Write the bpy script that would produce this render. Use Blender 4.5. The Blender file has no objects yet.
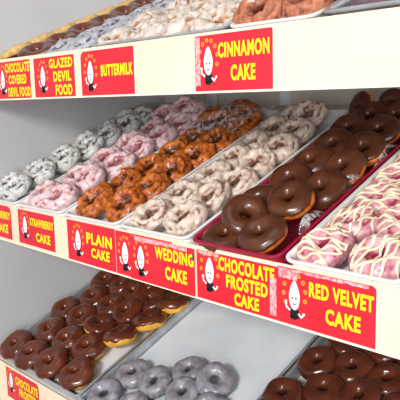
import bpy, bmesh, math, random
from mathutils import Vector, Matrix, noise
random.seed(7)
S = bpy.context.scene
COL = S.collection
PI = math.pi

# ------------------------------------------------------------------ measured layout (metres)
TILT = 0.4131            # slope of the shelves
FT = 0.0335              # slight lean of the fascia boards
FH = 0.0786              # fascia height
PITCH = 0.165            # width of one doughnut tray
SHELF = {'top': (-0.0195, 0.2930, -0.030), 'middle': (0.0, 0.0, -0.022), 'bottom': (0.0169, -0.3726, 0.0)}  # y, z, deck drop
WALL_Y = 0.535
LEFT_X = -0.19
RIGHT_X = 1.10
cs, sn = math.cos(TILT), math.sin(TILT)

def frame(sh):
    y, z, d = SHELF[sh]
    return Matrix.Translation((0, y, z)) @ Matrix.Rotation(TILT, 4, 'X')
def fascia_frame(sh):
    """x along the fascia, y up the fascia (0 at its top edge), z out towards the customer"""
    y, z, d = SHELF[sh]
    return Matrix.Translation((0, y, z)) @ Matrix.Rotation(PI/2 + FT, 4, 'X')

# ------------------------------------------------------------------ materials
def new_mat(name):
    m = bpy.data.materials.new(name); m.use_nodes = True
    nt = m.node_tree
    return m, nt, nt.nodes['Principled BSDF']
def srgb(c):
    f = lambda v: (v/12.92 if v <= .04045 else ((v+.055)/1.055)**2.4)
    return tuple(f(v/255.0) for v in c) + (1,)
def coords(nt, scale):
    tc = nt.nodes.new('ShaderNodeTexCoord'); mp = nt.nodes.new('ShaderNodeMapping')
    mp.inputs['Scale'].default_value = (scale,)*3
    nt.links.new(tc.outputs['Object'], mp.inputs['Vector'])
    return mp.outputs['Vector']
def noise_mat(name, c1, c2, scale=40, rough=.5, bump=0.0, bscale=200, lo=.35, hi=.65, coat=0, metal=0, spec=.5, sss=0):
    m, nt, b = new_mat(name)
    v = coords(nt, 1)
    n = nt.nodes.new('ShaderNodeTexNoise'); n.inputs['Scale'].default_value = scale; n.inputs['Detail'].default_value = 4
    nt.links.new(v, n.inputs['Vector'])
    r = nt.nodes.new('ShaderNodeValToRGB')
    r.color_ramp.elements[0].position = lo; r.color_ramp.elements[0].color = srgb(c1)
    r.color_ramp.elements[1].position = hi; r.color_ramp.elements[1].color = srgb(c2)
    nt.links.new(n.outputs['Fac'], r.inputs['Fac'])
    nt.links.new(r.outputs['Color'], b.inputs['Base Color'])
    b.inputs['Roughness'].default_value = rough; b.inputs['Metallic'].default_value = metal
    b.inputs['Coat Weight'].default_value = coat; b.inputs['Coat Roughness'].default_value = .12
    b.inputs['Specular IOR Level'].default_value = spec
    if sss:
        b.inputs['Subsurface Weight'].default_value = sss; b.inputs['Subsurface Radius'].default_value = (.004, .002, .001)
    if bump:
        n2 = nt.nodes.new('ShaderNodeTexNoise'); n2.inputs['Scale'].default_value = bscale; n2.inputs['Detail'].default_value = 3
        nt.links.new(v, n2.inputs['Vector'])
        bp = nt.nodes.new('ShaderNodeBump'); bp.inputs['Strength'].default_value = bump; bp.inputs['Distance'].default_value = .002
        nt.links.new(n2.outputs['Fac'], bp.inputs['Height']); nt.links.new(bp.outputs['Normal'], b.inputs['Normal'])
    return m
def glaze_mat(name, glaze, glaze2, crack, rough=.4, coat=.2, scale=60, bump=.4, edge=(.3, .6)):
    """glaze over dough: the 'tone' attribute baked from cracks, hole and underside picks the crack colour"""
    m, nt, b = new_mat(name)
    v = coords(nt, 1)
    n = nt.nodes.new('ShaderNodeTexNoise'); n.inputs['Scale'].default_value = scale; n.inputs['Detail'].default_value = 5
    nt.links.new(v, n.inputs['Vector'])
    r = nt.nodes.new('ShaderNodeValToRGB')
    r.color_ramp.elements[0].position = .38; r.color_ramp.elements[0].color = srgb(glaze)
    r.color_ramp.elements[1].position = .66; r.color_ramp.elements[1].color = srgb(glaze2)
    nt.links.new(n.outputs['Fac'], r.inputs['Fac'])
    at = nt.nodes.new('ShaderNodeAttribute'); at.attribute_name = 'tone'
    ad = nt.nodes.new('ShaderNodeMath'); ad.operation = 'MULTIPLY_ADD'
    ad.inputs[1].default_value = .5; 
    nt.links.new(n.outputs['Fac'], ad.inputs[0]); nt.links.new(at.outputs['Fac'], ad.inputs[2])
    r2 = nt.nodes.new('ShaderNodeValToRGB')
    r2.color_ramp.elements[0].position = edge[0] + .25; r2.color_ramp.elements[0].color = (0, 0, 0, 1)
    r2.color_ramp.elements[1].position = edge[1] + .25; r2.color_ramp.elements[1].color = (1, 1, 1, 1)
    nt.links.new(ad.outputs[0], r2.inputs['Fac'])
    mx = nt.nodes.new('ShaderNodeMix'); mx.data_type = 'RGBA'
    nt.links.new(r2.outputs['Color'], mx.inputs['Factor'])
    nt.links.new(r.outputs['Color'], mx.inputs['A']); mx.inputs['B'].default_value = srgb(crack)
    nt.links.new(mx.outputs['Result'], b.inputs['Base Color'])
    b.inputs['Roughness'].default_value = rough; b.inputs['Coat Weight'].default_value = coat; b.inputs['Coat Roughness'].default_value = .2
    n2 = nt.nodes.new('ShaderNodeTexNoise'); n2.inputs['Scale'].default_value = 260; n2.inputs['Detail'].default_value = 3
    nt.links.new(v, n2.inputs['Vector'])
    bp = nt.nodes.new('ShaderNodeBump'); bp.inputs['Strength'].default_value = bump; bp.inputs['Distance'].default_value = .002
    nt.links.new(n2.outputs['Fac'], bp.inputs['Height']); nt.links.new(bp.outputs['Normal'], b.inputs['Normal'])
    return m
def flat_mat(name, c, rough=.5, spec=.5, metal=0):
    return noise_mat(name, c, tuple(max(0, v-5) for v in c), 30, rough, spec=spec, metal=metal)

M = {}
M['panel'] = noise_mat('grey painted steel panel', (190, 191, 193), (196, 197, 198), 6, .55, bump=.05, bscale=90)
M['wall'] = noise_mat('off white back wall', (226, 218, 206), (220, 212, 200), 5, .6)
M['deck'] = noise_mat('white enamel deck', (206, 202, 198), (196, 192, 188), 8, .5)
M['fascia'] = noise_mat('cream fascia', (248, 224, 196), (243, 216, 186), 4, .45)
M['strip'] = noise_mat('pale yellow edge strip', (250, 238, 214), (244, 230, 202), 6, .4)
M['white_tray'] = noise_mat('white plastic tray', (240, 238, 236), (230, 228, 226), 15, .35, coat=.2)
M['red_tray'] = noise_mat('magenta plastic tray', (172, 16, 62), (150, 10, 50), 15, .3, coat=.3)
M['steel'] = noise_mat('brushed aluminium pan', (206, 211, 216), (172, 177, 184), 24, .34, metal=.65, bump=.1, bscale=120)
M['paper'] = noise_mat('white baking paper', (226, 231, 236), (214, 220, 226), 12, .6, bump=.25, bscale=40)
M['upright'] = noise_mat('white upright', (242, 244, 246), (234, 236, 238), 10, .35)
M['floor'] = noise_mat('grey floor', (150, 146, 140), (134, 130, 126), 3, .6)
M['sign'] = noise_mat('red sign card', (224, 38, 54), (214, 32, 48), 12, .42)
M['sign_edge'] = flat_mat('white card edge', (250, 240, 236), .5)
M['yellow'] = flat_mat('yellow lettering', (255, 236, 20), .5)
M['gold'] = flat_mat('gold ring ink', (226, 170, 40), .5)
M['ink_white'] = flat_mat('white ink', (246, 246, 248), .5)
M['ink_black'] = flat_mat('black ink', (24, 22, 26), .5)
M['ink_grey'] = flat_mat('grey ink', (150, 156, 170), .5)
M['tape'] = noise_mat('frayed clear tape with painted glare', (250, 190, 192), (238, 120, 128), 260, .25, lo=.4, hi=.6, coat=.5)  # pale pink mottle paints the glare of clear tape over red card
M['tape_dark'] = noise_mat('torn brown tape', (120, 96, 60), (70, 60, 44), 200, .4)
M['choc'] = noise_mat('milk chocolate icing', (94, 50, 29), (74, 37, 20), 30, .28, bump=.06, bscale=120, coat=.25, spec=.4)
M['dark_choc'] = noise_mat('dark chocolate icing', (104, 46, 23), (84, 35, 17), 30, .22, bump=.15, bscale=90, coat=.35, spec=.35)
M['black_choc'] = noise_mat('deep brown icing', (92, 41, 22), (72, 30, 15), 30, .22, bump=.1, bscale=90, coat=.35, spec=.35)
M['orange_cake'] = noise_mat('fried orange cake', (226, 128, 42), (190, 96, 28), 120, .6, bump=.4)
M['yellow_dough'] = noise_mat('yellow yeast dough', (238, 184, 62), (214, 146, 40), 60, .55, bump=.15)
M['tan_cake'] = noise_mat('tan cake', (214, 176, 112), (188, 146, 84), 80, .6, bump=.3)
M['plain'] = glaze_mat('amber glazed plain cake', (208, 112, 34), (138, 60, 16), (74, 32, 10), .4, .3, 120, 1.0, (.22, .72))
M['straw'] = glaze_mat('pink strawberry glaze', (230, 202, 204), (214, 172, 176), (158, 78, 82), .42, .25, 110, .6, (.26, .72))
M['blue'] = glaze_mat('blueberry glaze', (216, 215, 210), (192, 191, 188), (70, 70, 72), .42, .25, 150, .6, (.26, .64))
M['wed'] = glaze_mat('vanilla glaze', (220, 202, 188), (200, 176, 160), (122, 80, 56), .42, .25, 110, .6, (.24, .7))
M['butter'] = glaze_mat('buttermilk glaze', (212, 202, 192), (188, 172, 158), (164, 114, 74), .5, .15, 90, .6, (.16, .5))
M['cinn'] = glaze_mat('cinnamon crumb', (188, 116, 84), (156, 88, 60), (120, 62, 40), .6, 0, 160, .8, (.25, .6))
M['devil'] = glaze_mat('grey glazed devil food', (150, 146, 154), (118, 112, 122), (64, 52, 60), .3, .5, 80, .35, (.22, .75))
M['devil_top'] = glaze_mat('pale glazed devil food', (182, 182, 188), (150, 150, 158), (78, 68, 72), .35, .4, 90, .3, (.34, .7))
M['velvet'] = glaze_mat('pink velvet cake', (216, 166, 174), (190, 108, 126), (150, 40, 66), .38, .3, 70, .5, (.26, .66))
M['drizzle'] = noise_mat('cream drizzle', (240, 226, 198), (228, 208, 176), 60, .35, coat=.3)
M['plum'] = noise_mat('plum glaze', (108, 84, 92), (84, 62, 70), 60, .35, coat=.3)
def film_mat():
    m, nt, b = new_mat('clear crinkled film')
    out = nt.nodes['Material Output']
    tr = nt.nodes.new('ShaderNodeBsdfTransparent'); gl = nt.nodes.new('ShaderNodeBsdfGlossy')
    gl.inputs['Roughness'].default_value = .12
    mx = nt.nodes.new('ShaderNodeMixShader')
    lw = nt.nodes.new('ShaderNodeLayerWeight'); lw.inputs['Blend'].default_value = .35
    n = nt.nodes.new('ShaderNodeTexNoise'); n.inputs['Scale'].default_value = 45; n.inputs['Detail'].default_value = 4
    nt.links.new(coords(nt, 1), n.inputs['Vector'])
    bp = nt.nodes.new('ShaderNodeBump'); bp.inputs['Strength'].default_value = .8; bp.inputs['Distance'].default_value = .01
    nt.links.new(n.outputs['Fac'], bp.inputs['Height']); nt.links.new(bp.outputs['Normal'], gl.inputs['Normal'])
    nt.links.new(bp.outputs['Normal'], lw.inputs['Normal'])
    ml = nt.nodes.new('ShaderNodeMath'); ml.operation = 'MULTIPLY_ADD'; ml.inputs[1].default_value = .35; ml.inputs[2].default_value = .06
    nt.links.new(lw.outputs['Facing'], ml.inputs[0])
    nt.links.new(ml.outputs[0], mx.inputs['Fac']); nt.links.new(tr.outputs[0], mx.inputs[1]); nt.links.new(gl.outputs[0], mx.inputs[2])
    df = nt.nodes.new('ShaderNodeBsdfDiffuse'); df.inputs['Color'].default_value = (.9, .9, .92, 1)  # white diffuse veins paint the glints along the film's wrinkles
    m2 = nt.nodes.new('ShaderNodeMixShader'); 
    wv = nt.nodes.new('ShaderNodeTexNoise'); wv.inputs['Scale'].default_value = 38; wv.inputs['Detail'].default_value = 6; wv.inputs['Distortion'].default_value = 1.2
    nt.links.new(coords(nt, 1), wv.inputs['Vector'])
    cr = nt.nodes.new('ShaderNodeValToRGB'); e = cr.color_ramp.elements
    e[0].position = .44; e[0].color = (.015, .015, .015, 1); e[1].position = .56; e[1].color = (.015, .015, .015, 1)
    e2 = cr.color_ramp.elements.new(.5); e2.color = (.5, .5, .5, 1)
    nt.links.new(wv.outputs['Fac'], cr.inputs['Fac']); nt.links.new(cr.outputs['Color'], m2.inputs['Fac'])
    nt.links.new(mx.outputs[0], m2.inputs[1]); nt.links.new(df.outputs[0], m2.inputs[2])
    nt.links.new(m2.outputs[0], out.inputs['Surface'])
    return m
M['film'] = film_mat()

# ------------------------------------------------------------------ object helpers
def link_mesh(name, me, mat, parent=None, smooth=True):
    o = bpy.data.objects.new(name, me); COL.objects.link(o)
    if mat is not None:
        for mm in (mat if isinstance(mat, (list, tuple)) else [mat]): me.materials.append(mm)
    if smooth:
        for p in me.polygons: p.use_smooth = True
    if parent: o.parent = parent
    return o
def bm_obj(name, bm, mat, parent=None, smooth=False):
    me = bpy.data.meshes.new(name); bmesh.ops.recalc_face_normals(bm, faces=bm.faces[:]); bm.to_mesh(me); bm.free()
    return link_mesh(name, me, mat, parent, smooth)
def tag(o, label, cat, group=None, kind=None):
    o['label'] = label
    if cat: o['category'] = cat
    if group: o['group'] = group
    if kind: o['kind'] = kind
    return o
def empty(name, mat=None):
    o = bpy.data.objects.new(name, None); o.empty_display_size = .02; COL.objects.link(o)
    if mat is not None: o.matrix_world = mat
    return o
def box(bm, x0, x1, y0, y1, z0, z1, mtx=None, bevel=0):
    r = bmesh.ops.create_cube(bm, size=1)
    vs = r['verts']
    for v in vs:
        v.co = Vector((x0+(v.co.x+.5)*(x1-x0), y0+(v.co.y+.5)*(y1-y0), z0+(v.co.z+.5)*(z1-z0)))
    if bevel:
        es = list({e for v in vs for e in v.link_edges})
        g = bmesh.ops.bevel(bm, geom=es, offset=bevel, segments=2, affect='EDGES', profile=.5)
        vs = list({v for f in g['faces'] for v in f.verts} | {v for v in vs if v.is_valid})
    if mtx is not None:
        for v in vs: v.co = mtx @ v.co
    return vs
def rrect(x0, x1, y0, y1, r, n=6):
    pts = []
    for cx, cy, a0 in ((x1-r, y0+r, -PI/2), (x1-r, y1-r, 0), (x0+r, y1-r, PI/2), (x0+r, y0+r, PI)):
        for i in range(n+1):
            a = a0 + (PI/2)*i/n
            pts.append((cx+r*math.cos(a), cy+r*math.sin(a)))
    return pts

# ------------------------------------------------------------------ room shell and rack
def structure(name, bm, mat):
    o = bm_obj(name, bm, mat); o['kind'] = 'structure'; return o
bm = bmesh.new(); box(bm, LEFT_X-.6, RIGHT_X+1.2, WALL_Y+.001, WALL_Y+.06, -1.1, 1.5); structure('wall_back', bm, M['wall'])
bm = bmesh.new(); box(bm, LEFT_X-.022, LEFT_X-.001, -.06, WALL_Y, -1.1, .9, bevel=.002); structure('wall_left', bm, M['panel'])
bm = bmesh.new(); box(bm, -3, 4, -4, WALL_Y, -1.16, -1.1); structure('floor', bm, M['floor'])

bm = bmesh.new(); box(bm, LEFT_X, RIGHT_X, .03, .05, -1.1, -.505); structure('trim_1', bm, M['fascia'])

def shelf(sh, label):
    y, z, drop = SHELF[sh]
    root = tag(empty('display_shelf', Matrix.Translation((0, y, z))), label, 'shelf', 'sloping bakery shelves of the rack')
    L = (WALL_Y - y)/cs - .002
    R_ = Matrix.Rotation(TILT, 4, 'X'); F_ = Matrix.Rotation(PI/2+FT, 4, 'X')
    bm = bmesh.new(); box(bm, LEFT_X, RIGHT_X, .0045, L - .006 + (-drop)*sn/cs*-1, drop-.007, drop, R_); bm_obj('deck', bm, M['deck'], root)
    fh = FH if sh != 'bottom' else .13
    bm = bmesh.new(); box(bm, LEFT_X, RIGHT_X, -fh, 0, -.0035, 0, F_, .0010); bm_obj('fascia', bm, M['fascia'], root)
    yy = -fh if sh != 'bottom' else -.085
    bm = bmesh.new(); box(bm, LEFT_X, RIGHT_X, yy-.0005, yy+.0025, .0, .0022, F_, .0006); bm_obj('edge_strip', bm, M['strip'], root)
    return root
shelf('top', 'uppermost cream-fronted sloping shelf with buttermilk and cinnamon signs')
shelf('middle', 'middle cream-fronted sloping shelf carrying the white and magenta trays')
shelf('bottom', 'lowest cream-fronted sloping shelf carrying the metal pans')
for i, (xc, lab) in enumerate(((.0, 'white upright on the back wall left of the stacked plain doughnuts'), (.235, 'white upright on the back wall behind the wedding cake tray'))):
    bm = bmesh.new()
    box(bm, xc-.012, xc+.012, WALL_Y-.006, WALL_Y, -.9, .9, bevel=.0015)
    box(bm, xc-.0125, xc-.009, WALL_Y-.014, WALL_Y-.004, -.9, .9)
    box(bm, xc+.009, xc+.0125, WALL_Y-.014, WALL_Y-.004, -.9, .9)
    tag(bm_obj('shelf_upright', bm, M['upright']), lab, 'upright', 'shelf uprights')

# ------------------------------------------------------------------ trays
def tray(name, sh, x0, x1, v0, v1, h, mat, label, cat, group, rim=.006, rr=.018, wall=.006, bead=.0015):
    y, z, drop = SHELF[sh]
    m = frame(sh) @ Matrix.Translation((x0, v0, drop+.0004))
    W, Dp = x1-x0, v1-v0
    loops = []   # (inset, z)
    prof = [(wall+.002, 0), (rim*.75, .002), (rim+.0005, h-.003), (bead*.6, h-.0035), (0, h-.002), (0, h-.0006), (bead*.5, h), (rim-.0012, h), (rim, h-.0008), (rim+.0015, h-.004), (wall+.0025, .005), (wall+.007, .0022), (wall+.02, .0018)]
    bm = bmesh.new()
    for ins, zz in prof:
        r = max(.003, rr-ins)
        loops.append([bm.verts.new((px, py, zz)) for px, py in rrect(ins, W-ins, ins, Dp-ins, r)])
    for a, b in zip(loops, loops[1:]):
        for i in range(len(a)): bm.faces.new((a[i], a[(i+1) % len(a)], b[(i+1) % len(a)], b[i]))
    bm.faces.new(loops[-1]); bm.faces.new(loops[0][::-1])
    o = bm_obj(name, bm, mat, None, True); o.matrix_world = m
    o.data.set_sharp_from_angle(angle=math.radians(50))
    return tag(o, label, cat, group)
G1 = 'trays on the middle shelf'
T = PITCH
TX0, TP = -.029, .1692     # left edge of the strawberry tray, tray spacing
TV0, TV1, TH = -.0035, .468, .031
for k, nm, lab in ((-1, 'white_tray', 'white plastic tray of blueberry doughnuts at the left end of the middle shelf'),
                   (0, 'white_tray', 'white plastic tray of pink strawberry doughnuts'),
                   (1, 'white_tray', 'white plastic tray of orange-brown plain doughnuts'),
                   (2, 'white_tray', 'white plastic tray of vanilla wedding cake doughnuts'),
                   (3, 'magenta_tray', 'magenta plastic tray of chocolate frosted doughnuts'),
                   (4, 'white_tray', 'white plastic tray of pink drizzled red velvet doughnuts')):
    tray(nm, 'middle', TX0+k*TP+.002, TX0+(k+1)*TP-.002, TV0, TV1, TH, M['red_tray'] if k == 3 else M['white_tray'], lab, 'tray', G1)
BX0, BW = -.19, .3373
for k, lab in ((0, 'metal sheet pan full of chocolate rings, leftmost on the bottom shelf'),
               (1, 'half empty metal sheet pan of grey glazed rings on white paper'),
               (2, 'metal sheet pan of dark brown rings, rightmost on the bottom shelf')):
    tray('sheet_pan', 'bottom', BX0+k*BW+.002, BX0+(k+1)*BW-.002, .004, .50, .0203, M['steel'], lab, 'pan', 'metal pans on the bottom shelf', rim=.006, rr=.012, bead=.002)
def liner(sh, x0, x1, v0, v1, h, label):
    bm = bmesh.new(); nx, ny = 24, 30
    g = [[bm.verts.new((x0+(x1-x0)*i/nx, v0+(v1-v0)*j/ny, h+.0012*noise.noise(Vector((i*.35+x0*9, j*.3, 1)))+ .0012)) for j in range(ny+1)] for i in range(nx+1)]
    for i in range(nx):
        for j in range(ny): bm.faces.new((g[i][j], g[i+1][j], g[i+1][j+1], g[i][j+1]))
    o = bm_obj('paper_liner', bm, M['paper'], None, True); o.matrix_world = frame(sh)
    return tag(o, label, 'paper', 'paper liners in the metal pans')
liner('bottom', BX0+.018, BX0+BW-.018, .022, .48, .0028, 'white paper liner under the chocolate rings in the left metal pan')
liner('bottom', BX0+BW+.014, BX0+2*BW-.012, .018, .486, .0028, 'wide bare white paper liner in the middle metal pan')
liner('bottom', BX0+2*BW+.016, BX0+3*BW-.018, .022, .48, .0028, 'white paper liner under the dark brown rings in the right metal pan')
G3 = 'trays on the top shelf'
tray('metal_tray', 'top', -.082, .078, .005, .5, .026, M['steel'], 'grey tray of chocolate covered doughnuts at the left end of the top shelf', 'tray', G3)
tray('metal_tray', 'top', .080, .236, .005, .5, .027, M['steel'], 'metal tray of pale glazed devil food doughnuts on the top shelf', 'tray', G3)
tray('metal_tray', 'top', .238, .556, .005, .5, .031, M['steel'], 'wide metal tray of crumbly white buttermilk doughnuts on the top shelf', 'tray', G3, rr=.03, rim=.009)
tray('white_tray', 'top', .560, .700, .005, .5, .032, M['white_tray'], 'white tray of cinnamon doughnuts on the top shelf', 'tray', G3)
tray('metal_tray', 'top', .703, .86, .005, .5, .034, M['steel'], 'metal tray right of the cinnamon doughnuts on the top shelf', 'tray', G3, rim=.009)

# ------------------------------------------------------------------ doughnut meshes
NU, NV = 56, 26
class Ring:
    """torus-like surface with its own lumps; cracked = old fashioned cake with a torn petal ridge"""
    def __init__(s, ro, ri, flat, seed, lump=.0015, crack=0.0, lobes=0, squash=.05):
        s.R = (ro+ri)/2; s.r = (ro-ri)/2; s.flat = flat; s.seed = seed; s.lump = lump; s.crack = crack; s.lobes = lobes
        rnd = random.Random(seed); s.ph = rnd.random()*6.3; s.sq = 1+rnd.uniform(-squash, squash); s.rnd = rnd
    def at(s, a, b, off=0.0):
        R, r = s.R, s.r
        c, sb = math.cos(b), math.sin(b)
        e = 1.0
        base = Vector(((R+r*c)*math.cos(a)*s.sq, (R+r*c)*math.sin(a)/s.sq, r*sb*s.flat))
        nrm = Vector((c*math.cos(a), c*math.sin(a), sb)).normalized()
        q = base*38 + Vector((s.seed*3.7, s.seed*1.3, 0))
        d = s.lump*noise.noise(q)*1.4 + s.lump*.5*noise.noise(q*2.3)
        tone = 0.0
        if s.crack:
            # torn ring on the top surface and random fissures
            w = .32*noise.noise(Vector((math.cos(a)*1.6, math.sin(a)*1.6, s.seed*2.1)))
            t = b - PI/2
            g1 = math.exp(-((t - .75 - w)/.17)**2); g2 = math.exp(-((t + .62 - w*1.4)/.16)**2)
            f = abs(noise.noise(base*72 + Vector((s.seed, 9, 4))))
            fis = max(0, 1 - f/.16)
            up = max(0.0, min(1.0, (sb+.35)/.5))
            pet = .5+.5*math.sin(7*a + s.ph + 2*w)
            gate1 = min(1, max(0, .55+1.6*noise.noise(Vector((math.cos(a)*1.3+5, math.sin(a)*1.3, s.seed)))))
            gate2 = min(1, max(0, .5+1.8*noise.noise(Vector((math.cos(a)*1.5, math.sin(a)*1.5+7, s.seed)))))
            crk = up*(.95*g1*gate1 + .95*g2*gate2) + .55*fis*up
            d += s.crack*(-1.0*crk + .75*up*math.exp(-(t/.45)**2)*(.6+.6*pet) + .5*math.exp(-((t+1.05)/.3)**2)*pet)
            d += s.crack*.55*noise.noise(base*115 + Vector((s.seed, 1, 2)))
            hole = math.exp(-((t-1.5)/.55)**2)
            tone = min(1, crk*.8 + .65*hole + max(0, -sb-.25)*.9 + .25*max(0, noise.noise(base*95)))  # tone also rises into the hole and towards the underside
        else:
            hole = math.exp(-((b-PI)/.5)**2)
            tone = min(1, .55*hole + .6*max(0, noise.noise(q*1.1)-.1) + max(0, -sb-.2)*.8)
        return base + nrm*(d+off), tone
    def body(s, name, mat):
        vs, ts, fs = [], [], []
        for i in range(NU):
            for j in range(NV):
                p, t = s.at(2*PI*i/NU, 2*PI*j/NV); vs.append(p); ts.append(t)
        for i in range(NU):
            for j in range(NV):
                fs.append((i*NV+j, ((i+1) % NU)*NV+j, ((i+1) % NU)*NV+(j+1) % NV, i*NV+(j+1) % NV))
        me = bpy.data.meshes.new(name); me.from_pydata(vs, [], fs)
        ca = me.color_attributes.new('tone', 'FLOAT_COLOR', 'POINT')
        for i, t in enumerate(ts): ca.data[i].color = (t, t, t, 1)
        me.materials.append(mat)
        for p in me.polygons: p.use_smooth = True
        return me
    def cap(s, name, mat, outer, inner, thick=.0018, wav=.22, drip=5):
        """icing: from angle 'outer' on the outside (radians from the equator, negative = below) over the top into the hole"""
        n = 18; vs, fs = [], []
        for i in range(NU):
            a = 2*PI*i/NU
            w = wav*(noise.noise(Vector((math.cos(a)*drip*.5, math.sin(a)*drip*.5, s.seed*1.9+3)))*1.3 + .35*noise.noise(Vector((math.cos(a)*drip*1.4, math.sin(a)*drip*1.4, s.seed*.7))))
            b0 = outer + w; b1 = PI + inner + .1*w
            for j in range(n):
                t = j/(n-1); b = b0+(b1-b0)*t
                e = min(t, 1-t)*n
                o = thick*(1 if e > 1.5 else (1.15 if e > .9 else (-.6 if e < .5 else .7)))
                p, _ = s.at(a, b, o); vs.append(p)
        for i in range(NU):
            for j in range(n-1): fs.append((i*n+j, ((i+1) % NU)*n+j, ((i+1) % NU)*n+j+1, i*n+j+1))
        me = bpy.data.meshes.new(name); me.from_pydata(vs, [], fs); me.materials.append(mat)
        for p in me.polygons: p.use_smooth = True
        return me
    def top_z(s, x, y):
        rho = math.hypot(x, y); d = rho - s.R
        if abs(d) < s.r: 
            b = math.acos(max(-1, min(1, d/s.r))); a = math.atan2(y, x)
            return s.at(a, b)[0].z
        return None
    def drizzle(s, name, mat, rnd):
        bm = bmesh.new(); rad = .0020
        ang = rnd.uniform(-.5, .5); ca_, sa_ = math.cos(ang), math.sin(ang)
        ro = (s.R+s.r)*.98; lines = 9; path = []
        for k in range(lines):
            yy = -ro*.92 + 1.84*ro*k/(lines-1)
            half = math.sqrt(max(0, ro*ro-yy*yy))*.97
            m = 16
            for q in range(m+1):
                t = q/m if k % 2 == 0 else 1-q/m
                xx = -half+2*half*t
                y2 = yy + .0035*math.sin(xx*160+k*1.7) + .35*(1.84*ro/(lines-1))*(q/m-.5)
                path.append((xx*ca_-y2*sa_, xx*sa_+y2*ca_))
        pts = []; last = 0
        for x, y in path:
            z = s.top_z(x, y)
            if z is None:
                z = last-.0025 if math.hypot(x, y) < s.R else -.004
                z = max(z, -.006)
            last = z
            pts.append(Vector((x, y, z+rad*.45)))
        prev = None; N = 6
        for i, p in enumerate(pts):
            d = (pts[min(i+1, len(pts)-1)]-pts[max(i-1, 0)])
            if d.length < 1e-6: d = Vector((1, 0, 0))
            d.normalize(); sx = d.cross(Vector((0, 0, 1))); sx = sx.normalized() if sx.length > 1e-4 else Vector((1, 0, 0)); sy = sx.cross(d)
            rr = rad*(1+.35*noise.noise(p*140))
            ring = [bm.verts.new(p+sx*math.cos(2*PI*k/N)*rr*1.15+sy*math.sin(2*PI*k/N)*rr*.8) for k in range(N)]
            if prev:
                for k in range(N): bm.faces.new((prev[k], prev[(k+1) % N], ring[(k+1) % N], ring[k]))
            prev = ring
        me = bpy.data.meshes.new(name); bmesh.ops.recalc_face_normals(bm, faces=bm.faces[:]); bm.to_mesh(me); bm.free()
        me.materials.append(mat)
        for p in me.polygons: p.use_smooth = True
        return me

KINDS = {}
def old_fashioned(key, name, mat, n, ro=.0340, ri=.0075, flat=.95, crack=.0042, lump=.0035, seed0=0):
    KINDS[key] = [(name, Ring(ro, ri, flat, seed0+i, lump, crack, squash=.07).body(name, mat), []) for i in range(n)]
def iced(key, name, cake, icing, n, ro, ri, flat, outer, inner, seed0, lump=.0015, wav=.25, thick=.0016, body='cake'):
    out = []
    for i in range(n):
        r = Ring(ro, ri, flat, seed0+i, lump, 0, squash=.04)
        o = outer[i % len(outer)] if isinstance(outer, (list, tuple)) else outer
        out.append((name, None, [(body, r.body(body, cake)), ('icing', r.cap('icing', icing, o, inner, thick, wav))]))
    KINDS[key] = out
old_fashioned('blue', 'blueberry_doughnut', M['blue'], 5, ro=.0355, ri=.0095, crack=.0046, seed0=10)
old_fashioned('straw', 'strawberry_doughnut', M['straw'], 5, ro=.0385, ri=.0105, crack=.0046, seed0=20)
old_fashioned('plain', 'plain_doughnut', M['plain'], 5, ro=.0385, ri=.0105, crack=.0046, seed0=30)
old_fashioned('wed', 'wedding_cake_doughnut', M['wed'], 5, ro=.0355, ri=.0095, crack=.0046, seed0=40)
old_fashioned('butter', 'buttermilk_doughnut', M['butter'], 5, .038, .007, .8, .005, .0045, 50)
old_fashioned('cinn', 'cinnamon_doughnut', M['cinn'], 4, .038, .008, .95, .0036, .004, 60)
old_fashioned('devtop', 'glazed_doughnut', M['devil_top'], 4, .036, .010, .85, .0018, .0022, 70)
KINDS['gray'] = [('grey_glazed_doughnut', Ring(.0345, .0075, .88, 80+i, .003, 0).body('grey_glazed_doughnut', M['devil']), []) for i in range(4)]
KINDS['plum'] = [('plum_doughnut', Ring(.036, .010, .85, 88+i, .002, 0).body('plum_doughnut', M['plum']), []) for i in range(2)]
iced('choc', 'chocolate_frosted_doughnut', M['orange_cake'], M['choc'], 5, .0348, .0085, .9, [.0, .2, -.25, .1, .25], .75, 90, wav=.3)
iced('ring', 'chocolate_ring_doughnut', M['yellow_dough'], M['dark_choc'], 5, .039, .0065, .86, -.42, .7, 100, wav=.3, lump=.0025, body='dough')
iced('ringy', 'chocolate_ring_doughnut', M['yellow_dough'], M['dark_choc'], 4, .0385, .0065, .92, -.05, .7, 110, wav=.3, lump=.002, body='dough')
iced('dark', 'dark_brown_doughnut', M['orange_cake'], M['black_choc'], 4, .035, .0075, .92, -.5, .8, 120, wav=.25, lump=.002)
iced('choctop', 'chocolate_covered_doughnut', M['tan_cake'], M['dark_choc'], 3, .036, .010, .8, .35, .6, 130, wav=.2)
vel = []
for i in range(5):
    r = Ring(.0350, .0070, .98, 140+i, .003, .0026, squash=.06)
    vel.append(('red_velvet_doughnut', None, [('cake', r.body('cake', M['velvet'])), ('drizzle', r.drizzle('drizzle', M['drizzle'], random.Random(i)))]))
KINDS['velvet'] = vel

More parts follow.
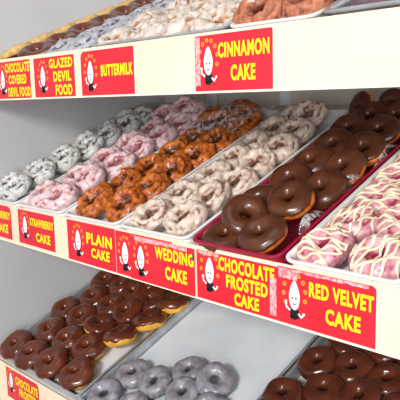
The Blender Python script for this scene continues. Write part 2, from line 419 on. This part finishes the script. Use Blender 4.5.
PROTO = {}
counter = {}
def place(key, sh, x, v, h, tilt=0, axis=0, spin=None, label='', group=None, variant=None, scale=1.0):
    """x along shelf, v up the slope, h height of the centre above the deck; tilt in degrees about an in-plane axis"""
    i = counter.get(key, 0); counter[key] = i+1
    vi = (i if variant is None else variant) % len(KINDS[key])
    name, me, parts = KINDS[key][vi]
    y, z, drop = SHELF[sh]
    rs = random.Random(hash((round(x*1e4), round(v*1e4)))); sp = rs.uniform(0, 6.28) if spin is None else spin
    m = frame(sh) @ Matrix.Translation((x, v, drop+h)) @ Matrix.Rotation(math.radians(tilt), 4, Vector((math.cos(math.radians(axis)), math.sin(math.radians(axis)), 0))) @ Matrix.Rotation(sp, 4, 'Z') @ Matrix.Scale(scale, 4)
    pk = (key, vi)
    if pk not in PROTO:
        if me is not None: root = bpy.data.objects.new(name, me)
        else: root = bpy.data.objects.new(name, None); root.empty_display_size = .02
        COL.objects.link(root)
        for pn, pm in parts:
            c = bpy.data.objects.new(pn, pm); COL.objects.link(c); c.parent = root
        PROTO[pk] = root
    else:
        src = PROTO[pk]; root = src.copy(); COL.objects.link(root)
        for ch in list(src.children):
            c = ch.copy(); COL.objects.link(c); c.parent = root
    root.matrix_world = m
    return tag(root, label, 'doughnut', group)
ORD = ['first', 'second', 'third', 'fourth', 'fifth', 'sixth', 'seventh', 'eighth', 'ninth', 'tenth']
def column(key, sh, items, desc, side, group, tilt=30, jit=4, h=None):
    """items front to back: (x, v) or (x, v, h, tilt, axis)"""
    for i, it in enumerate(items):
        x, v = it[0], it[1]
        rs = random.Random(i*31+len(desc)*7+int(x*1000))
        tl = it[3] if len(it) > 3 else tilt + rs.uniform(-jit, jit)
        ax = it[4] if len(it) > 4 else rs.uniform(-14, 14)
        hh = it[2] if len(it) > 2 and it[2] is not None else (.0095 + .013 + .034*abs(math.sin(math.radians(tl)))*.66 if h is None else h)
        place(key, sh, x, v, hh, tl, ax, None, '%s, %s from the front in the %s' % (desc, ORD[i], side), group)

# --- middle shelf (x measured from the left edge of each tray, h from the tray floor)
def TX(k, items):
    return [(TX0+k*TP+it[0],) + tuple(it[1:]) for it in items]
def top_up(key, k, x, v, h, tl, ax, lab, group):
    place(key, 'middle', TX0+k*TP+x, v, h, tl, ax, None, lab, group)
g = 'blueberry doughnuts'
D = 'white blueberry doughnut with dark specks'
column('blue', 'middle', TX(-1, [(.090, .050), (.084, .120), (.084, .190), (.094, .254), (.086, .318), (.088, .380), (.084, .428)]), D, 'right column', g, 21)
column('blue', 'middle', TX(-1, [(.040, .060), (.040, .132), (.041, .206), (.043, .280), (.042, .352), (.042, .412)]), D, 'left column', g, 17)
g = 'strawberry doughnuts'
D = 'pink strawberry doughnut'
column('straw', 'middle', TX(0, [(.100, .044), (.096, .118), (.112, .188), (.098, .260), (.104, .324), (.116, .384)]), D, 'right column', g, 21)
column('straw', 'middle', TX(0, [(.043, .046), (.046, .128), (.046, .206), (.046, .282), (.044, .356), (.046, .414)]), D, 'left column', g, 17)
for lab, it in (('left', (.044, .402, .046, 24, 20)), ('right', (.118, .420, .042, 28, -20)), ('middle', (.082, .428, .050, 30, 15))):
    top_up('straw', 0, *it, 'pink strawberry doughnut heaped at the shaded back of its tray, %s of three' % lab, g)
g = 'plain doughnuts'
D = 'amber plain cake doughnut'
column('plain', 'middle', TX(1, [(.126, .054), (.128, .114), (.122, .180), (.124, .244), (.124, .306), (.122, .368)]), D, 'right column', g, 22)
column('plain', 'middle', TX(1, [(.045, .048), (.048, .116), (.050, .188), (.050, .252), (.052, .314), (.052, .376)]), D, 'left column', g, 18)
top_up('plain', 1, .062, .384, .050, -30, 30, 'plain cake doughnut lying face away on top of the wrapped heap', g)
top_up('plain', 1, .116, .404, .040, 22, 20, 'plain cake doughnut under crinkled film, right side of heap', g)
top_up('plain', 1, .076, .425, .040, 22, -10, 'plain cake doughnut at the very back under crinkled film', g)
g = 'wedding cake doughnuts'
D = 'off-white wedding cake doughnut'
column('wed', 'middle', TX(2, [(.120, .046), (.114, .110), (.127, .162), (.114, .232), (.120, .294), (.108, .360)]), D, 'right column', g, 21)
column('wed', 'middle', TX(2, [(.043, .042), (.046, .108), (.056, .178), (.050, .244), (.047, .310), (.05, .374), (.058, .428)]), D, 'left column', g, 18)
top_up('wed', 2, .098, .420, .040, 28, 5, 'off-white wedding cake doughnut heaped at the back of its tray', g)
g = 'chocolate frosted doughnuts'
D = 'brown chocolate frosted doughnut'
column('choc', 'middle', TX(3, [(.113, .036, .034, 17, -14), (.108, .112, .044, 20, 10), (.126, .166, .034, 20, 0), (.122, .232, .034, 22, -6), (.122, .294, .036, 22, 2), (.112, .362, .036, 22, 0), (.112, .420, .034, 24, 8)]), D, 'right column', g)
column('choc', 'middle', TX(3, [(.040, .034, .018, 6, 80), (.060, .066, .038, 34, 60), (.038, .122, .026, 16, 30), (.054, .184, .032, 22, 10), (.052, .246, .032, 22, 0), (.056, .306, .034, 24, 10), (.050, .366, .035, 24, 4), (.062, .420, .034, 26, 0)]), D, 'left column', g)
top_up('choc', 3, .026, .452, .034, 70, -28, 'chocolate frosted doughnut standing on edge, orange cake side showing, back left of tray', g)
top_up('choc', 3, .088, .456, .038, 62, -16, 'chocolate frosted doughnut standing on edge, orange side showing, back right of tray', g)
g = 'red velvet doughnuts'
D = 'pink red velvet doughnut with cream drizzle'
column('velvet', 'middle', TX(4, [(.042, .037), (.046, .098), (.049, .160), (.048, .222), (.047, .284), (.047, .344)]), D, 'left column', g, 11)
column('velvet', 'middle', TX(4, [(.118, .036), (.110, .116), (.117, .180), (.117, .242), (.117, .304)]), D, 'right column', g, 11)

# --- bottom shelf, left pan: rows front to back, left to right
POS = ['leftmost', 'second from left', 'third from left', 'rightmost']
rows = [
 [(-.143, .040), (-.070, .036), (.006, .041), (.092, .048)],
 [(-.150, .112), (-.024, .104), (.053, .108), (-.098, .103)],
 [(-.139, .180), (-.064, .174), (.016, .172, 20, 150), (.096, .166, -20, 36)],
 [(-.100, .240), (-.029, .236), (.038, .235), (.120, .233, -18, 26)],
 [(-.136, .306), (-.066, .304), (.060, .290), (.124, .300, -15, 18)],
 [(-.118, .372), (-.042, .366), (.030, .350, -16, 10), (.108, .364, -18, 20)],
 [(-.100, .438), (-.02, .434), (.058, .425, -16, 10), (.122, .43, -16, 10)],
]
rows[1] = [(-.104, .108), (-.026, .106), (.050, .110), (.118, .108)][:3]
rows[4].insert(2, (-.006, .296))
for ri, row in enumerate(rows):
    n = len(row)
    for ci, it in enumerate(row):
        x, v = it[0], it[1]; tl = it[2] if len(it) > 2 else 0; ax = it[3] if len(it) > 3 else 0
        key = 'ringy' if tl else 'ring'
        rs = random.Random(ri*9+ci); 
        if not tl: tl, ax = rs.uniform(4, 12), rs.uniform(-60, 40)
        pos = 'leftmost' if ci == 0 else ('rightmost' if ci == n-1 else '%s from left' % ORD[ci])
        place(key, 'bottom', x, v, .0215 + .030*abs(math.sin(math.radians(tl)))*.8, tl, ax, None,
              '%s ring, %s in the %s row from the front, left metal pan' % ('chocolate-topped yellow' if key == 'ringy' else 'glossy chocolate', pos, ORD[ri]), 'chocolate rings in the left metal pan')
gl = [(.196, .036, 'grey glazed ring at the front left corner of middle metal pan'), (.204, .104, 'grey glazed ring, left end of second row in middle metal pan'),
      (.271, .106, 'grey glazed ring, second from left in second row, middle metal pan'), (.276, .040, 'grey glazed ring, second from left in front row, middle metal pan'),
      (.311, .160, 'grey glazed ring furthest back in the half empty metal pan'), (.342, .110, 'grey glazed ring in centre of the cluster, middle metal pan'),
      (.384, .157, 'grey glazed ring furthest right, leaning, beside bare paper'), (.411, .104, 'grey glazed ring nearest the right rim of middle metal pan'), (.346, .045, 'grey glazed ring, third from left in front row, middle metal pan'), (.42, .038, 'grey glazed ring, right end of front row, middle metal pan')]
for i, (x, v, lab) in enumerate(gl):
    tl, ax = ((22, 70) if i == 6 else (random.Random(i).uniform(2, 10), random.Random(i+5).uniform(-50, 50)))
    place('gray', 'bottom', x, v, .0185+.03*math.sin(math.radians(tl))*.8, tl, ax, None, lab, 'grey glazed rings')
rowsd = [[(.520, .120), (.590, .118), (.660, .120), (.73, .118)], [(.517, .184), (.573, .222), (.634, .232), (.702, .226)], [(.527, .274), (.590, .286), (.654, .286), (.722, .284)], [(.545, .342), (.612, .346), (.68, .346), (.75, .345)], [(.53, .41), (.60, .412), (.67, .41)]]
for ri, row in enumerate(rowsd):
    for ci, (x, v) in enumerate(row):
        rs = random.Random(ri*5+ci+70)
        tl = rs.uniform(3, 12)
        pos = 'leftmost' if ci == 0 else ('rightmost' if ci == len(row)-1 else '%s from left' % ORD[ci])
        place('dark', 'bottom', x, v, .0215+.03*math.sin(math.radians(tl))*.8, tl, rs.uniform(-40, 40), None, 'glossy dark brown ring, %s in the %s row, right metal pan' % (pos, ORD[ri]), 'dark brown rings in the right metal pan')

# --- top shelf
for i in range(6):
    place('choctop', 'top', -.044, .042+.058*i, .030, 168, 80, None, 'chocolate covered doughnut turned tan side up by the end panel, %s from the front' % ORD[i], 'chocolate covered doughnuts on the top shelf')
for i in range(6):
    place('choctop', 'top', .032, .040+.058*i, .024, 14, 80, None, 'chocolate covered doughnut, glossy side up, %s from the front of the top shelf' % ORD[i], 'chocolate covered doughnuts on the top shelf')
for i in range(7):
    place('devtop', 'top', .122, .040+.066*i, .022, 10, 20*(i % 3), None, 'pale grey glazed doughnut on the top shelf, left column, %s from front' % ORD[i], 'glazed devil food doughnuts on the top shelf')
    place('devtop', 'top', .196, .040+.066*i, .022, 10, -25*(i % 3), None, 'pale grey glazed doughnut on the top shelf, right column, %s from front' % ORD[i], 'glazed devil food doughnuts on the top shelf')
for ri in range(6):
    for ci in range(4):
        rs = random.Random(ri*4+ci+300)
        place('butter', 'top', .283+.076*ci+rs.uniform(-.004, .004), .044+.070*ri+rs.uniform(-.005, .005), .023+rs.uniform(0, .006), rs.uniform(4, 16), rs.uniform(-60, 60), None,
              'crumbly white buttermilk doughnut, %s row from front, %s from left' % (ORD[ri], ORD[ci]), 'buttermilk doughnuts on the top shelf')
for i in range(6):
    place('cinn', 'top', .592, .044+.062*i, .036, 30, 8, None, 'rust-brown cinnamon doughnut on the top shelf, left column, %s from front' % ORD[i], 'cinnamon doughnuts on the top shelf')
    place('cinn', 'top', .662, .048+.062*i, .040, 34, -8, None, 'rust-brown cinnamon doughnut on the top shelf, right column, %s from front' % ORD[i], 'cinnamon doughnuts on the top shelf')
for i in range(5):
    place('plum', 'top', .755, .06+.075*i, .026, 8, 0, None, 'dusky glazed doughnut right of the cinnamon tray, left column, %s from front' % ORD[i], 'dusky glazed doughnuts at the right of the top shelf')
    place('plum', 'top', .822, .05+.075*i, .026, 8, 0, None, 'dusky glazed doughnut right of the cinnamon tray, right column, %s from front' % ORD[i], 'dusky glazed doughnuts at the right of the top shelf')

# ------------------------------------------------------------------ crinkled film
def film(sh, x0, x1, v0, v1, hf, label, seed, amp=.008):
    bm = bmesh.new(); nx, ny = 36, 40
    y, z, drop = SHELF[sh]
    def hh(u, w):
        x, v = x0+(x1-x0)*u, v0+(v1-v0)*w
        n1 = noise.noise(Vector((x*28, v*28, seed))); n2 = abs(noise.noise(Vector((x*60, v*60, seed+4))))
        return Vector((x+.003*n1, v+.003*n2, drop + hf(u, w) + amp*(n1*.8 - n2*1.2)))
    gq = [[bm.verts.new(hh(i/nx, j/ny)) for j in range(ny+1)] for i in range(nx+1)]
    for i in range(nx):
        for j in range(ny): bm.faces.new((gq[i][j], gq[i+1][j], gq[i+1][j+1], gq[i][j+1]))
    o = bm_obj('plastic_film', bm, M['film'], None, True); o.matrix_world = frame(sh)
    return tag(o, label, 'film', 'crinkled clear films')
film('middle', TX0+TP+.03, TX0+2*TP-.004, .315, .45, lambda u, w: .050 + .028*math.sin(PI*min(1, w*1.1))*math.sin(PI*(.15+.7*u)), 'crinkled clear plastic film draped over the heaped plain doughnuts', 3, .009)
film('middle', TX0+4*TP-.017, TX0+4*TP-.006, .06, .42, lambda u, w: .026 + .006*(1-u) + .012*math.sin(w*21), 'crinkled clear film along the right rim of the magenta tray', 8, .006)
film('top', .600, .695, .010, .12, lambda u, w: .060+.014*math.sin(w*3), 'crinkled clear film over the front cinnamon doughnuts', 12, .006)

# ------------------------------------------------------------------ signs
def text_mesh(lines, z):
    """lines: (text, x0, x1, d0, d1) in fascia coordinates, merged into one flat lettering mesh"""
    vs, fs = [], []
    for body, x0, x1, d0, d1 in lines:
        cu = bpy.data.curves.new('t', 'FONT'); cu.body = body; cu.size = 1; cu.offset = .04; cu.resolution_u = 3; cu.space_character = 1.12
        ob = bpy.data.objects.new('t', cu); COL.objects.link(ob)
        bpy.context.view_layer.update()
        dg = bpy.context.evaluated_depsgraph_get()
        me = bpy.data.meshes.new_from_object(ob.evaluated_get(dg))
        xs = [v.co.x for v in me.vertices]; ys = [v.co.y for v in me.vertices]
        ax, bx, ay, by = min(xs), max(xs), min(ys), max(ys)
        b0 = len(vs)
        for v in me.vertices:
            vs.append(Vector((x0+(v.co.x-ax)/(bx-ax)*(x1-x0), -d1+(v.co.y-ay)/(by-ay)*(d1-d0), z)))
        for p in me.polygons: fs.append([b0+i for i in p.vertices])
        bpy.data.objects.remove(ob); bpy.data.curves.remove(cu); bpy.data.meshes.remove(me)
    me = bpy.data.meshes.new('lettering'); me.from_pydata(vs, [], fs); me.update()
    return me
def disc(bm, cx, cy, rx, ry, z, mi, n=18, taper=0, hole=0):
    o = [bm.verts.new((cx+rx*(1-taper*max(0, math.sin(a)))*math.cos(a), cy+ry*math.sin(a), z)) for a in [2*PI*i/n for i in range(n)]]
    if hole:
        q = [bm.verts.new((cx+rx*hole*math.cos(a), cy+ry*hole*math.sin(a), z)) for a in [2*PI*i/n for i in range(n)]]
        for i in range(n):
            f = bm.faces.new((o[i], o[(i+1) % n], q[(i+1) % n], q[i])); f.material_index = mi
    else:
        f = bm.faces.new(o); f.material_index = mi
def poly(bm, pts, z, mi):
    f = bm.faces.new([bm.verts.new((x, y, z)) for x, y in pts]); f.material_index = mi
def stroke(bm, a, b, w, z, mi):
    d = (Vector(b)-Vector(a)).normalized(); n = Vector((-d.y, d.x))*w/2; a, b = Vector(a), Vector(b)
    poly(bm, [tuple(a+n), tuple(b+n), tuple(b-n), tuple(a-n)], z, mi)
def emblem_mesh(cx, d, z, sc=1.0):
    """printed emblem: a tall white capped figure in a dark waistcoat under an arc of gold rings"""
    bm = bmesh.new(); y = -d
    P = lambda x, yy: (cx+x*sc, y+yy*sc)
    for i in range(9):
        a = math.radians(-18+232*i/8)
        disc(bm, *P(.0148*math.cos(a), .006+.0215*math.sin(a)), .0026*sc, .0026*sc, z, 2, 10, hole=.45)
    poly(bm, [P(-.0065, -.0110), P(.0060, -.0120), P(.0070, -.0215), P(-.0055, -.0220)], z, 1)           # waistcoat
    disc(bm, *P(-.001, -.0215), .0052*sc, .0026*sc, z, 1)
    disc(bm, *P(.0, .0035), .0074*sc, .0165*sc, z+.0002, 0, 22, taper=.35)                              # cap and head
    for k in range(3): stroke(bm, P(-.0045+.0006*k, .006+.004*k), P(.005-.0006*k, .0068+.004*k), .0006*sc, z+.0004, 3)
    disc(bm, *P(-.0023, .0005), .0013*sc, .0012*sc, z+.0004, 1, 8); disc(bm, *P(.0023, .0005), .0013*sc, .0012*sc, z+.0004, 1, 8)
    stroke(bm, P(-.0022, -.0062), P(.0022, -.0062), .0013*sc, z+.0004, 1)
    stroke(bm, P(-.0055, -.0140), P(-.0108, -.0110), .0022*sc, z+.0002, 0); stroke(bm, P(-.0108, -.0115), P(-.0112, -.0055), .0020*sc, z+.0003, 0)
    stroke(bm, P(.0055, -.0160), P(.0095, -.0195), .0022*sc, z+.0002, 0); stroke(bm, P(.0092, -.0198), P(.0125, -.0158), .0020*sc, z+.0003, 0)
    disc(bm, *P(-.0112, -.0048), .0016*sc, .0016*sc, z+.0004, 0, 8); disc(bm, *P(.0128, -.0152), .0016*sc, .0016*sc, z+.0004, 0, 8)
    return bm
def sign(sh, x0, x1, d0, d1, lines, emb, label, z=.0006, tape=None, rot=0, rad=(.001,)*4):
    root = tag(empty('flavour_sign', fascia_frame(sh)), label, 'sign', 'red flavour signs')
    def plate(a0, a1, b0, b1, zz0, zz1, r):
        bm = bmesh.new(); pts = []
        for cx, cy, a_, rr in ((a1-r[1], -b1+r[1], -PI/2, r[1]), (a1-r[2], -b0-r[2], 0, r[2]), (a0+r[3], -b0-r[3], PI/2, r[3]), (a0+r[0], -b1+r[0], PI, r[0])):
            for i in range(6):
                a = a_+(PI/2)*i/5; pts.append((cx+rr*math.cos(a), cy+rr*math.sin(a)))
        lo = [bm.verts.new((x, y, zz0)) for x, y in pts]; hi = [bm.verts.new((x, y, zz1)) for x, y in pts]
        bm.faces.new(hi); bm.faces.new(lo[::-1])
        for i in range(len(pts)): bm.faces.new((lo[i], lo[(i+1) % len(pts)], hi[(i+1) % len(pts)], hi[i]))
        return bm
    bm_obj('card_edge', plate(x0-.0006, x1+.0006, d0-.0002, d1+.0009, z-.0005, z-.0001, rad), M['sign_edge'], root)
    bm_obj('card', plate(x0, x1, d0, d1, z, z+.0005, rad), M['sign'], root)
    if lines: link_mesh('lettering', text_mesh(lines, z+.0009), M['yellow'], root, False)
    for e in emb:
        bm_obj('emblem', emblem_mesh(e[0], e[1], z+.0008, (e[2] if len(e) > 2 else 1)*1.12), [M['ink_white'], M['ink_black'], M['gold'], M['ink_grey']], root)
    for mt, a0, a1, b0, b1, sd in (tape or []):
        bm = bmesh.new(); n = 14
        up = [bm.verts.new((a0+(a1-a0)*i/n, -b0, z+.0012)) for i in range(n+1)]
        dn = [bm.verts.new((a0+(a1-a0)*i/n, -b1+min(.006, (b1-b0)*.9)*abs(noise.noise(Vector((i*.55, sd, 1)))), z+.0012)) for i in range(n+1)]
        for i in range(n): bm.faces.new((up[i], up[i+1], dn[i+1], dn[i]))
        bm_obj('tape_strip', bm, M[mt], root)
    return root
CK = 'CAKE'
r0 = (.001, .001, .004, .002)
sign('middle', -.200, -.0615, .003, .0725, [('BLUEBERRY', -.150, -.0635, .0155, .0315), (CK, -.128, -.077, .042, .061)], [(-.176, .036, .9)], 'red BLUEBERRY CAKE sign cut off at the left edge', rad=(.001, .001, .012, .002))
sign('middle', -.0315, .1062, .003, .0725, [('STRAWBERRY', .0165, .1045, .0155, .0315), (CK, .037, .090, .043, .061)], [(-.004, .036, .92)], 'red STRAWBERRY CAKE sign below the pink doughnuts', rad=(.001, .001, .003, .001))
sign('middle', .1514, .297, .002, .0765, [('PLAIN', .213, .288, .018, .038), (CK, .226, .280, .044, .062)], [(.186, .040, 1)], 'red PLAIN CAKE sign below the amber doughnuts', rad=(.001, .001, .001, .001))
sign('middle', .2985, .440, .003, .0765, [], [(.3235, .042, 1)], 'red sign with emblem mostly covered by the WEDDING CAKE sign')
sign('middle', .338, .4895, .0055, .0770, [('WEDDING', .401, .4875, .0140, .0335), (CK, .424, .4725, .042, .0625)], [(.366, .042, 1.02)], 'red WEDDING CAKE sign taped over another sign', z=.0018,
     tape=[('tape', .352, .474, .0058, .0125, 2), ('tape_dark', .4852, .4893, .012, .024, 5)])
sign('middle', .4925, .640, .005, .0768, [('CHOCOLATE', .537, .636, .0080, .0280), ('FROSTED', .551, .625, .0310, .0500), (CK, .566, .610, .0540, .0720)], [(.519, .036, 1.02)], 'red CHOCOLATE FROSTED CAKE sign below the magenta tray',
     tape=[('tape', .496, .538, .0055, .011, 9), ('tape', .629, .6398, .02, .072, 4)], rad=(.001, .001, .002, .002))
sign('middle', .6405, .781, .003, .0775, [('RED VELVET', .690, .7785, .0150, .0340), (CK, .714, .762, .043, .0625)], [(.668, .041, 1.02)], 'red RED VELVET CAKE sign at the right end of the middle shelf', rad=(.001, .001, .006, .002),
     tape=[('tape', .643, .672, .004, .018, 12), ('tape', .672, .772, .0035, .008, 6)])
sign('top', -.072, .0715, .006, .0785, [('CHOCOLATE', -.022, .0705, .0095, .0275), ('COVERED', -.010, .058, .0320, .0495), ('DEVIL FOOD', -.014, .0705, .0550, .0730)], [(-.034, .043, .95)], 'red CHOCOLATE COVERED DEVIL FOOD sign, leftmost on the top shelf')
sign('top', .0865, .218, .0067, .0785, [('GLAZED', .140, .214, .0105, .0270), ('DEVIL', .152, .208, .0325, .0500), ('FOOD', .157, .210, .0550, .0735)], [(.117, .043, .95)], 'red GLAZED DEVIL FOOD sign on the top shelf')
sign('top', .238, .3778, .0052, .0778, [('BUTTERMILK', .294, .3755, .0290, .0470)], [(.265, .043, .98)], 'red BUTTERMILK sign on the top shelf', rad=(.001, .001, .003, .010))
sign('top', .5095, .643, .004, .0772, [('CINNAMON', .553, .6385, .0150, .0345), (CK, .575, .616, .0440, .0640)], [(.535, .041, 1.0)], 'red CINNAMON CAKE sign on the top shelf', rad=(.001, .001, .003, .003), tape=[('tape', .511, .520, .006, .07, 3)])
sign('bottom', -.147, -.004, .004, .075, [('CHOCOLATE', -.104, -.008, .014, .034), ('FROSTED', -.090, -.016, .038, .057)], [(-.125, .034, .95)], 'red CHOCOLATE FROSTED sign on the bottom shelf, lower left corner', rad=(.001, .001, .010, .001))

# ------------------------------------------------------------------ light
def area(name, loc, target, sx, sy, power, color):
    l = bpy.data.lights.new(name, 'AREA'); l.shape = 'RECTANGLE'; l.size = sx; l.size_y = sy; l.energy = power; l.color = color
    o = bpy.data.objects.new(name, l); COL.objects.link(o); o.location = loc
    o.rotation_euler = (Vector(target)-Vector(loc)).to_track_quat('-Z', 'Y').to_euler()
area('ceiling_lamp_front', (1.15, -2.1, .80), (.3, .2, -.05), .6, .35, 46, (1, .965, .92))
area('ceiling_lamp_overhead', (.5, -.9, 1.9), (.3, .1, 0), 1.6, .8, 4, (1, .98, .95))
area('front_fill_lamp', (2.6, -2.8, .1), (.1, .3, -.1), 2.4, 1.6, 66, (.99, .99, 1))  # added soft fill that brightens the shelf cavities, no known window there
w = bpy.data.worlds.new('shop_ambient'); S.world = w; w.use_nodes = True
bg = w.node_tree.nodes['Background']; bg.inputs['Color'].default_value = (.86, .92, 1.0, 1); bg.inputs['Strength'].default_value = .5

# ------------------------------------------------------------------ camera
cd = bpy.data.cameras.new('camera'); cam = bpy.data.objects.new('camera', cd); COL.objects.link(cam)
cam.location = (1.12915, -.61226, .18637); cam.rotation_euler = (1.43525, 0, .79962)
cd.sensor_fit = 'HORIZONTAL'; cd.sensor_width = 36; cd.lens = 627.0/400*36; cd.clip_start = .01
S.camera = cam
S.view_settings.view_transform = 'Standard'; S.view_settings.look = 'None'
S.view_settings.exposure = 0; S.view_settings.gamma = 1
